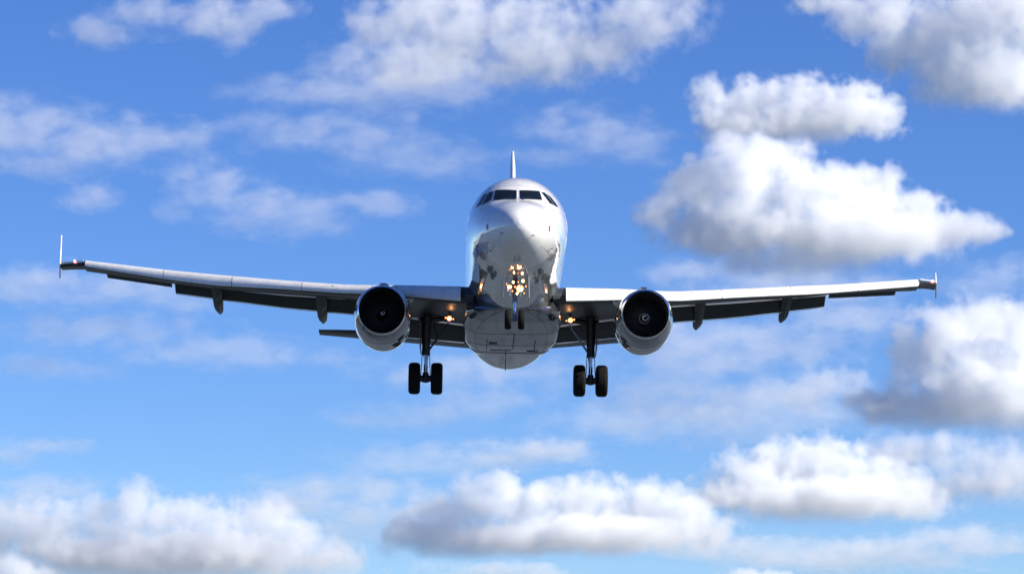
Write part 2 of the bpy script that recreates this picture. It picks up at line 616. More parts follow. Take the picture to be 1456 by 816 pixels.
# ------------------------------------------------------------------ wings
SIDES = {
    # r, tLE, top, low, tTE, uTE
    -1: [(1.6, 12.05, -.86, -1.56, 18.7, -1.34), (2.1, 12.3, -.80, -1.53, 18.65, -1.27), (4.6, 13.6, -.53, -1.10, 18.6, -.98),
         (6.2, 14.5, -.38, -.86, 18.7, -.42), (7.0, 14.95, -.29, -.76, 18.85, -.25), (9.6, 16.3, .10, -.36, 19.4, .02),
         (12.4, 17.75, .56, .03, 20.05, .30), (14.4, 18.75, .90, .44, 20.6, .63), (18.25, 20.5, 1.62, 1.32, 21.9, 1.38)],
    1: [(1.6, 12.05, -.84, -1.52, 18.7, -1.34), (2.1, 12.3, -.79, -1.48, 18.65, -1.27), (4.4, 13.5, -.56, -1.17, 18.6, -.96),
        (6.1, 14.4, -.46, -1.00, 18.7, -.48), (6.9, 14.85, -.37, -.90, 18.85, -.32), (9.6, 16.3, .04, -.42, 19.4, .02),
        (12.4, 17.75, .48, .03, 20.05, .34), (13.6, 18.4, .66, .25, 20.4, .56), (17.5, 20.3, 1.32, .98, 21.7, 1.05)],
}


def stn(side, r):
    S_ = SIDES[side]
    xs = [s[0] for s in S_]
    return [table(r, xs, [s[k] for s in S_]) for k in range(1, 6)]


def wing_section(side, r):
    tl, up, lo, tt, ut = stn(side, r)
    C = tt - tl
    h = up - lo
    s = min(.42, C * .1)
    mid = lerp(lo + .12 * h, ut, .5)
    P = [(tl + s * .55, lo + .42 * h), (tl + s * .62, lo + .22 * h), (tl + s * 1.0, lo + .06 * h), (tl + s * 1.8, lo + .02 * h),
         (tl + C * .4, lerp(lo, ut, .28)), (tl + C * .65, lerp(lo, ut, .62)), (tl + C * .85, lerp(lo, ut, .9)), (tt, ut),
         (tt, ut + .035), (tl + C * .7, max(ut + .12, lerp(up, ut, .45))), (tl + C * .4, up + .10 * h), (tl + s * 2.6, up + .06 * h), (tl + s * 1.5, up - .02 * h), (tl + s * .9, up - .22 * h)]
    return [(side * r, y, z) for y, z in P]


def slat_section(side, r):
    tl, up, lo, tt, ut = stn(side, r)
    h = up - lo
    s = min(.62, (tt - tl) * .14)
    P = [(0.06, 0.0), (-.02, .04), (-.05, .14), (-.03, .30), (.10, .52), (.30, .74), (.60, .91), (1.0, 1.0), (1.45, 1.04),
         (1.4, .99), (.95, .93), (.60, .78), (.36, .56), (.22, .34), (.16, .12)]
    return [(side * r, tl + s * a, lo + h * b) for a, b in P]


def rs_between(a, b, n):
    return [lerp(a, b, i / n) for i in range(n + 1)]


def flap_section(side, r, tt, zt, tb, zb):
    d = Vector((0, tb - tt, zb - zt))
    L = d.length
    d.normalize()
    nrm = Vector((0, -d.z, d.y))           # up and back
    P = [(0, 0), (.05, -.035), (.2, -.05), (.6, -.03), (1, 0), (1, .012), (.7, .06), (.4, .10), (.18, .11), (.05, .07)]
    o = Vector((side * r, tt, zt))
    return [o + d * (a * L) + nrm * (b * L) for a, b in P]


TIP = {-1: dict(x0=18.25, x1=19.33, y=20.9, z0=1.48, z1=1.62, top=2.98, bot=1.12, lean=.08),
       1: dict(x0=17.45, x1=18.30, y=20.7, z0=1.19, z1=1.34, top=1.88, bot=.80, lean=.0)}
FLAPO = {-1: [(6.35, 19.0, -.20, 19.75, -.75), (9.6, 19.6, .05, 20.35, -.38), (14.35, 20.7, .70, 21.35, .37)],
         1: [(6.35, 19.0, -.34, 19.8, -.90), (9.6, 19.6, .03, 20.35, -.50), (13.5, 20.6, .61, 21.3, .20)]}
FLAPI = {-1: [(1.95, 18.75, -1.29, 20.0, -1.82), (4.9, 18.8, -.93, 20.0, -1.60)],
         1: [(1.95, 18.75, -1.29, 20.0, -1.80), (4.9, 18.8, -.87, 20.0, -1.47)]}
FAIR = {-1: [(12.50, .30, -.42, .21), (8.0, -.22, -.96, .22)], 1: [(8.0, -.25, -.98, .22), (11.75, .22, -.42, .21)]}
GEARX = {-1: 3.54, 1: 3.34}
for sd in (-1, 1):
    rmax = SIDES[sd][-1][0]
    rr = sorted(set([s[0] for s in SIDES[sd]] + rs_between(1.6, rmax, 24)))
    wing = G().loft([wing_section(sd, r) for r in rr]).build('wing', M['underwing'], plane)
    wing['label'] = 'left wing in the picture with tall tip fin, dark underneath' if sd < 0 else 'right wing in the picture, brightly sunlit leading edge and short tip fin'
    # slats: one inboard of the engine, four outboard
    cuts = [2.12, 4.75, 5.75, 8.7, 11.7, 14.7, rmax - .05]
    for i in range(len(cuts) - 1):
        a, b = cuts[i] + .012, cuts[i + 1] - .012
        if i == 1:
            a, b = cuts[1] + .01, cuts[2] - .01
        G().loft([slat_section(sd, r) for r in rs_between(a, b, 5)]).build('slat', M['slat'], wing)
    # small bleed outlets on the slats
    for r in (7.4, 10.1, 13.1, 15.6, 16.3):
        tl, up, lo, tt, ut = stn(sd, r)
        h = up - lo
        G().lathe([(-.012, .028), (.012, .028)], (sd * r, tl + .10, lo + h * .62), n=10).build('bleed_outlet', M['dark'], wing)
    # flaps
    for F_ in (FLAPI[sd], FLAPO[sd]):
        xs = [f[0] for f in F_]
        rs_ = rs_between(xs[0], xs[-1], 10)
        secs = [flap_section(sd, r, *[table(r, xs, [f[k] for f in F_]) for k in range(1, 5)]) for r in rs_]
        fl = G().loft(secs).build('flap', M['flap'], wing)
        # added strips mirroring the sky, for the sunlit slot line and bright trailing edge
        g = G()
        for r0, r1 in zip(rs_[:-1], rs_[1:]):
            pass
        tops = [Vector(s[0]) + Vector((0, -.04, .015)) for s in secs]
        bots = [Vector(s[4]) + Vector((0, 0, -.012)) for s in secs]
        G().loft([[v + Vector((0, -.012, -.085)), v + Vector((0, -.03, -.02)), v + Vector((0, .0, .0)), v + Vector((0, .02, -.08))] for v in tops]).build('slot_glint_strip', M['bare'], fl)
        G().loft([[v + Vector((0, -.015, -.03)), v + Vector((0, -.02, .015)), v + Vector((0, .02, .015)), v + Vector((0, .02, -.03))] for v in bots]).build('edge_glint_strip', M['bare'], fl)
    # aileron: thin dark surface between flap and tip
    ra = FLAPO[sd][-1][0] + .12
    secs = []
    for r in rs_between(ra, rmax - .9, 6):
        tl, up, lo, tt, ut = stn(sd, r)
        secs.append([(sd * r, tt + .02, ut - .01), (sd * r, tt + .35, ut - .09), (sd * r, tt + .36, ut - .07), (sd * r, tt + .05, ut + .05)])
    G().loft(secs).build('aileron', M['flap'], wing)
    # flap track fairings
    for (x, zt, zb, hw) in FAIR[sd]:
        tl, up, lo, tt, ut = stn(sd, x)
        secs = []
        for q, wk, dk, dz in ((-2.3, .15, .12, 0), (-1.9, .6, .45, 0), (-1.2, .9, .75, 0), (-.3, 1, 1, -.03), (.5, 1, 1.1, -.12), (1.2, .97, 1.05, -.26), (1.9, .75, .8, -.36), (2.5, .4, .45, -.40), (2.9, .08, .12, -.40)):
            w_ = hw * wk
            z0 = zt + dz + .02 + max(0, -q) * .05
            dep = (zt - zb - .40) * dk
            secs.append([(sd * x + a * w_, tt + .2 + q, z0 + b * dep) for a, b in
                         ((-.9, .12), (0, .2), (.9, .12), (1, -.05), (1, -.35), (.97, -.70), (.50, -.96), (0, -1.25), (-.50, -.96), (-.97, -.70), (-1, -.35), (-1, -.05))])
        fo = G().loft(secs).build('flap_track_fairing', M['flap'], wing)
    # wing tip: dark end piece, lamp and upright tip fin
    T_ = TIP[sd]
    tl, up, lo, tt, ut = stn(sd, rmax)
    g = G()
    secs = []
    n_ = 8
    for i in range(n_ + 1):
        k = i / n_
        x = sd * lerp(rmax + .012, T_['x1'], k)
        z0 = lerp(lo + .04, T_['z0'] - (.12 if sd > 0 else .05) * k ** 3, k)
        z1 = lerp(up - .05, T_['z1'], k)
        y0 = lerp(tl + .08, tl + .75, k)
        y1 = lerp(tt, tt + .5, k)
        zm = (z0 + z1) / 2
        secs.append([(x, y0, zm), (x, y0 + .12, z0), (x, (y0 + y1) / 2, z0 + .01), (x, y1, zm - .01), (x, y1, zm + .01), (x, (y0 + y1) / 2, z1), (x, y0 + .12, z1 - .01)])
    tip = G().loft(secs).build('wing_tip', M['underwing'], wing)
    G().tube([(sd * (rmax + .03), tl + .12, up - .015), (sd * (T_['x1'] - .05), tl + .78, T_['z1'])], .022, 8).build('tip_leading_edge', M['slat'], wing)
    xl = sd * (rmax + .42) if sd < 0 else sd * (T_['x1'] - .16)
    zl = T_['z1'] + .0
    G().lathe([(-.10, .01), (-.08, .045), (0, .06), (.08, .06)], (xl, tl + (.42 if sd < 0 else .70), zl), n=16).build('navigation_light', M['nav'], wing)
    x1 = sd * T_['x1']
    zt, zb, zm = T_['top'], T_['bot'], (T_['z0'] + T_['z1']) / 2
    y0 = tl + .7
    outline = [(y0, zm), (y0 + .42, lerp(zm, zt, .55)), (y0 + .78, zt), (y0 + .98, zt), (y0 + 1.0, zm), (y0 + .98, zb), (y0 + .78, zb), (y0 + .42, lerp(zm, zb, .6))]
    secs = []
    for a, kk in ((-.030, .97), (-.018, 1), (.018, 1), (.030, .97)):
        secs.append([(x1 + a + sd * (y - y0) * .10, y0 + .6 + (y - y0 - .6) * kk, zm + (z - zm) * (kk * .5 + .5)) for y, z in outline])
    G().loft(secs).build('winglet', M['slat'], wing)

    # ---------------- engine
    ex, ez = sd * 5.25, -2.28
    eng = empty('engine', (0, 0, 0), plane)
    eng['label'] = 'left engine in the picture' if sd < 0 else 'right engine in the picture'
    # nacelle outer skin (slightly flattened below), lip, duct
    def ring(t, r, n=64, dz=0.):
        return [(ex + r * math.cos(2 * math.pi * k / n), t, ez + dz + r * math.sin(2 * math.pi * k / n) * (1.03 if math.sin(2 * math.pi * k / n) < 0 else 1)) for k in range(n)]
    G().loft([ring(t, r) for t, r in ((10.68, 1.005), (10.9, 1.075), (11.3, 1.135), (12.0, 1.17), (12.9, 1.165), (13.6, 1.10), (14.2, .99), (14.6, .88), (14.58, .84), (14.2, .86))], cap=False).build('nacelle', M['cowl'], eng)
    G().loft([ring(t, r) for t, r in ((10.70, .998), (10.60, .985), (10.53, .955), (10.50, .925), (10.53, .905), (10.62, .895), (10.80, .89))], cap=False).build('intake_lip', M['lip'], eng)
    G().loft([ring(t, r) for t, r in ((10.80, .889), (11.1, .885), (11.6, .885), (12.2, .885), (12.6, .88))], cap=False).build('intake_duct', M['liner'], eng)
    # reverser seams
    for t_ in (11.55, 13.0):
        rr_ = table(t_, [11.3, 12.0, 12.9, 13.6], [1.135, 1.17, 1.165, 1.10])
        G().loft([ring(t_ - .012, rr_ + .002), ring(t_ - .012, rr_ + .006), ring(t_ + .012, rr_ + .006), ring(t_ + .012, rr_ + .002)], cap=False).build('cowl_seam', M['dark'], eng)
    # fan
    fan = G()
    nb = 30
    for k in range(nb):
        a0 = 2 * math.pi * k / nb
        secs = []
        for rr_, tw in ((.24, .5), (.45, .75), (.66, .95), (.86, 1.1)):
            c_ = .115 + .03 * rr_
            q = []
            for s_, e_ in ((-1, 0), (-.3, .012), (1, 0), (-.3, -.012)):
                da = (s_ * c_ * math.cos(tw)) / max(rr_, .24) * .5
                yy = 11.75 + s_ * c_ * math.sin(tw) + e_ * math.cos(tw)
                q.append((ex + rr_ * math.cos(a0 + da * 1.6), yy, ez + rr_ * math.sin(a0 + da * 1.6)))
            secs.append(q)
        fan.loft(secs)
    fan.build('fan', M['blade'], eng)
    G().loft([ring(t, r) for t, r in ((12.05, .01), (12.05, .88))], cap=False).build('fan_backing', M['liner'], eng)
    prof_s = [(11.16, .005), (11.19, .05), (11.26, .10), (11.38, .16), (11.52, .205), (11.66, .235), (11.78, .245)]
    spn = G().lathe([(a - 11, r) for a, r in prof_s], (ex, 11, ez), n=32).build('spinner', M['spinner'], eng)
    # white comma painted on the spinner
    pts = []
    turns = 1.15 if sd > 0 else .85
    for k in range(25):
        s_ = k / 24
        a_ = s_ * turns * 2 * math.pi + (.5 if sd > 0 else 2.0)
        r_ = lerp(.02, .175 if sd > 0 else .10, s_)
        y_ = table(r_, [p[1] for p in prof_s], [p[0] for p in prof_s]) - .004
        pts.append((ex + r_ * math.cos(a_), y_, ez + r_ * math.sin(a_)))
    G().tube(pts, [lerp(.026, .012, k / 24) for k in range(25)], 6).build('spiral_marking', M['spiral'], spn)
    if sd > 0:
        ring_p = []
        for k in range(33):
            a_ = 2 * math.pi * k / 32
            y_ = table(.205, [p[1] for p in prof_s], [p[0] for p in prof_s]) - .003
            ring_p.append((ex + .205 * math.cos(a_), y_, ez + .205 * math.sin(a_)))
        G().tube(ring_p, .008, 6, cap=False).build('spiral_marking', M['spiral'], spn)
    # core exhaust and plug
    G().lathe([(0, .78), (.3, .62), (.9, .50), (1.25, .44), (1.24, .41), (.9, .40)], (ex, 14.2, ez), cap=False).build('core_nozzle', M['hot'], eng)
    G().lathe([(.8, .28), (1.2, .24), (1.7, .10), (1.95, .01)], (ex, 14.2, ez)).build('exhaust_plug', M['hot'], eng)
    # pylon
    tl, up, lo, tt, ut = stn(sd, 5.25)
    secs = []
    for t_, zt, zb, w_ in ((11.3, ez + 1.16, ez + 1.0, .03), (12.2, ez + 1.42, ez + 1.0, .14), (13.3, lo + .30, ez + .9, .2), (14.4, lo + .22, ez + .6, .22), (15.6, lo + .15, ez + .75, .22), (17.2, lo + .1, lo - .35, .16), (18.4, lo + .1, lo - .05, .03)):
        secs.append([(ex - w_, t_, zb), (ex - w_ * .4, t_, zb - .02), (ex + w_ * .4, t_, zb - .02), (ex + w_, t_, zb), (ex + w_, t_, zt - .02), (ex + w_ * .5, t_, zt), (ex - w_ * .5, t_, zt), (ex - w_, t_, zt - .02)])
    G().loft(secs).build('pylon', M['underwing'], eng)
    # nacelle strake
    G().loft([[(ex - sd * .95, 11.7, ez + .70), (ex - sd * 1.22, 12.5, ez + .9), (ex - sd * 1.20, 12.9, ez + .86), (ex - sd * .95, 12.9, ez + .66)],
              [(ex - sd * .95, 11.7, ez + .68), (ex - sd * 1.22, 12.5, ez + .88), (ex - sd * 1.20, 12.9, ez + .84), (ex - sd * .95, 12.9, ez + .64)]]).build('strake', M['cowl'], eng)

    # ---------------- main landing gear
    gx = sd * GEARX[sd]
    gy = 17.7
    gear = empty('main_landing_gear', (0, 0, 0), plane)
    top = -1.15
    G().tube([(gx - sd * .02, gy - .15, top), (gx, gy, -2.05), (gx, gy, -2.72)], [.20, .19, .15], 20).tube([(gx, gy, -2.72), (gx, gy, -2.80)], [.18, .18], 20) \
        .tube([(gx - sd * .9, gy - .1, top - .12), (gx, gy, top - .18), (gx + sd * .3, gy + .3, top - .05)], [.07, .14, .08], 14).build('strut', M['steel'], gear)
    G().tube([(gx, gy, -2.78), (gx, gy, -3.72)], .085, 18).build('piston', M['chrome'], gear)
    G().tube([(gx, gy, -3.55), (gx, gy, -3.95)], .13, 18).tube([(gx - .36, gy, -3.79), (gx + .36, gy, -3.79)], .085, 14) \
        .box((gx, gy - .12, -3.86), (.16, .12, .22)).build('axle', M['steel'], gear)
    tl_ = G()
    for s2 in (-1, 1):
        tl_.tube([(gx + s2 * .09, gy + .12, -2.75), (gx + s2 * .02, gy + .42, -3.2), (gx + s2 * .09, gy + .12, -3.62)], .028, 8)
        tl_.tube([(gx + s2 * .15, gy - .12, -2.5), (gx + s2 * .17, gy - .14, -3.2), (gx + s2 * .2, gy - .12, -3.75)], .016, 6)
    tl_.build('torque_link', M['steel'], gear)
    G().tube([(gx - sd * .10, gy, -2.62), (gx - sd * .48, gy - .25, -2.12), (gx - sd * .92, gy - .55, -1.55)], [.045, .05, .05], 10) \
        .tube([(gx - sd * .48, gy - .25, -2.12), (gx - sd * .30, gy + .1, -1.5)], .03, 8).build('side_brace', M['gearpaint'] if sd > 0 else M['steel'], gear)
    # door carried on the leg
    G().loft([[(gx + sd * (.24 + o_), gy - .45, -1.2), (gx + sd * (.26 + o_), gy + .5, -1.2), (gx + sd * (.25 + o_), gy + .42, -2.35), (gx + sd * (.19 + o_), gy + .2, -2.75), (gx + sd * (.18 + o_), gy - .25, -2.75), (gx + sd * (.23 + o_), gy - .42, -2.3)] for o_ in (0, .035)]).build('gear_door', M['underwing'], gear)
    for s2 in (-1, 1):
        wx = gx + s2 * .465
        P = [(-.20, .36), (-.235, .44), (-.245, .53), (-.225, .60), (-.17, .645), (-.09, .66), (0, .662), (.09, .66), (.17, .645), (.225, .60), (.245, .53), (.235, .44), (.20, .36)]
        wh = G().lathe(P, (wx, gy, -3.79), 'x', 48, cap=False)
        for gq in (-.11, -.04, .04, .11):
            wh.lathe([(gq - .008, .655), (gq - .008, .6655), (gq + .008, .6655), (gq + .008, .655)], (wx, gy, -3.79), 'x', 48, cap=False)
        wo = G().lathe([(-.19, .02), (-.10, .10), (-.10, .30), (-.205, .37), (.205, .37), (.10, .30), (.10, .10), (.19, .02)], (wx, gy, -3.79), 'x', 32).build('wheel', M['rim'], gear)
        to = wh.build('tyre', M['tyre'], gear)
    for s2 in (-.2, .2):
        G().lathe([(-.1, .14), (.1, .14)], (gx + s2, gy, -3.79), 'x', 20).build('brake_unit', M['steel'], gear)

    # landing light under the wing root
    lx = sd * (2.58 if sd < 0 else 2.41)
    ll = G().lathe([(.14, .05), (.05, .095), (-.03, .11), (-.10, .115), (-.10, .10), (-.03, .095), (.05, .08)], (lx, 15.5, -1.66), n=24, cap=False).tube([(lx, 15.6, -1.6), (lx, 15.75, -1.2)], .05, 8).build('landing_light', M['chrome'], plane)
    ll['label'] = 'lit landing light under the left wing root in the picture' if sd < 0 else 'lit landing light under the right wing root in the picture'
    G().lathe([(-.035, .012), (-.045, .035), (-.03, .055)], (lx, 15.5, -1.66), n=20, cap=True).build('lamp', M['lamp'], ll)
    G().lathe([(-.030, .058), (-.038, .08), (-.02, .093)], (lx, 15.5, -1.66), n=20, cap=False).build('lamp_glow_ring', M['lampo'], ll)  # glowing ring added to imitate the orange glare round the lamp
    G().lathe([(-.035, .004), (-.05, .025), (-.02, .035)], (lx + sd * .15, 15.52, -1.62), n=14).build('lamp', M['lampo'], ll)
    G().lathe([(-.035, .004), (-.05, .02), (-.02, .03)], (lx - sd * .16, 15.52, -1.67), n=14).build('lamp', M['lampo'], ll)

    # horizontal stabiliser
    span = 8.75 if sd < 0 else 7.2
    secs = []
    for k in frange(0, 1, 8):
        r = lerp(.4, span, k)
        y0 = lerp(31.6, 35.1, k)
        ch = lerp(3.9, 1.35, k)
        zz = lerp(.62, 1.42, k)
        th_ = lerp(.22, .08, k) * (1 if k < 1 else .6)
        secs.append([(sd * r, y0 + a * ch, zz + b * th_ * 2) for a, b in ((0, 0), (.03, -.25), (.2, -.5), (.5, -.45), (1, .0), (1, .03), (.5, .45), (.2, .5), (.03, .25))])
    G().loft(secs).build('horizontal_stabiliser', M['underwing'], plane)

# vertical fin
secs = []
for k in frange(0, 1, 10):
    z = lerp(1.5, 9.94, k)
    y0 = lerp(28.2, 34.2, k)
    ch = lerp(6.2, 2.0, k)
    th_ = lerp(.30, .11, k) * (.55 if k == 1 else 1)
    secs.append([(.22 + b * th_, y0 + a * ch, z) for a, b in ((0, 0), (.02, -.45), (.12, -.95), (.35, -1), (1, -.04), (1, .04), (.35, 1), (.12, .95), (.02, .45))])
vf = G().loft(secs).build('vertical_fin', M['white'], plane)
G().tube([(.22, 35.3, 9.94), (.22, 35.9, 10.0)], [.07, .03], 8).build('tip_fairing', M['seal'], vf)

# ------------------------------------------------------------------ nose gear with its lamps
ng = empty('nose_landing_gear', (0, 0, 0), plane)
nx, ny = -.055, 5.0
G().tube([(nx, ny + .25, -1.9), (nx, ny, -2.9)], [.10, .085], 16).tube([(nx, ny, -2.9), (nx, ny, -2.95)], .11, 16) \
    .tube([(nx - .2, ny + .1, -2.45), (nx + .2, ny + .1, -2.45)], .05, 12).build('strut', M['gearpaint'], ng)
G().tube([(nx, ny, -2.93), (nx, ny, -3.5)], .055, 14).build('piston', M['chrome'], ng)
G().tube([(nx - .2, ny, -3.62), (nx + .2, ny, -3.62)], .05, 12).tube([(nx, ny, -3.45), (nx, ny, -3.7)], .075, 12).build('axle', M['gearpaint'], ng)
G().tube([(nx - .05, ny + .1, -2.95), (nx, ny + .3, -3.2), (nx + .05, ny + .1, -3.5)], .022, 8).build('torque_link', M['gearpaint'], ng)
G().tube([(nx - .16, ny + 1.4, -2.05), (nx, ny + .05, -2.8), (nx + .16, ny + 1.4, -2.05)], .04, 8).build('drag_brace', M['steel'], ng)
for s2 in (-1, 1):
    wx = nx + s2 * .255
    G().lathe([(-.10, .2), (-.125, .27), (-.12, .34), (-.08, .375), (0, .385), (.08, .375), (.12, .34), (.125, .27), (.10, .2)], (wx, ny, -3.63), 'x', 36, cap=False).build('tyre', M['tyre'], ng)
    G().lathe([(-.07, .02), (-.05, .15), (-.10, .21), (.10, .21), (.05, .15), (.07, .02)], (wx, ny, -3.63), 'x', 24).build('wheel', M['rim'], ng)
    G().loft([[(s2 * (.44 + o_), 4.3, -2.0), (s2 * (.43 + o_), 6.2, -2.05), (s2 * (.47 + o_), 6.15, -2.95), (s2 * (.48 + o_), 4.6, -2.85)] for o_ in (0, .03)]).build('gear_door', M['white'], ng)
    G().box((s2 * .20 + nx, 4.35, -2.62), (.05, .05, .5)).build('lamp_bracket', M['gearpaint'], ng)
G().tube([(-.42, 4.9, -2.30), (.36, 4.9, -2.30)], .028, 8).build('lamp_bar', M['gearpaint'], ng)
LAMPS = [(-.27, -2.37, .080, 0), (.13, -2.43, .125, 0), (-.13, -2.17, .045, 0), (.24, -2.12, .05, 0), (.35, -2.33, .035, 1),
         (.02, -2.62, .04, 0), (-.06, -2.36, .04, 1), (-.38, -2.24, .03, 1), (.06, -2.16, .03, 1), (-.16, -2.52, .035, 1), (.29, -2.60, .03, 1), (-.33, -2.50, .025, 1)]
for x, z, r_, kind in LAMPS:
    z -= .10
    r_ *= .92
    y_ = 4.55 if z < -2.4 else 4.62
    ho = G().lathe([(.14, r_ * .5), (.05, r_ * 1.1), (-.03, r_ * 1.25), (-.03, r_ * 1.12), (.04, r_ * .9)], (x, y_, z), n=20, cap=False).lathe([(-.03, r_ * 1.25), (-.09, r_ * 1.3), (-.09, r_ * 1.2), (-.03, r_ * 1.12)], (x, y_, z), n=20, cap=False).tube([(x, y_ + .1, z), (x * .8, 4.9, -2.30)], .012, 6).build('taxi_light', M['chrome'], ng)
    G().lathe([(-.02, .004), (-.035, r_ * .45), (-.01, r_ * .8)], (x, y_, z), n=18).build('lamp', M['lampo'] if kind else M['lamp'], ho)
    if not kind:
        G().lathe([(-.012, r_ * .82), (-.025, r_ * .98), (-.005, r_ * 1.08)], (x, y_, z), n=18, cap=False).build('lamp_glow_ring', M['lampo'], ho)  # emissive ring stands for the lamp's orange glare

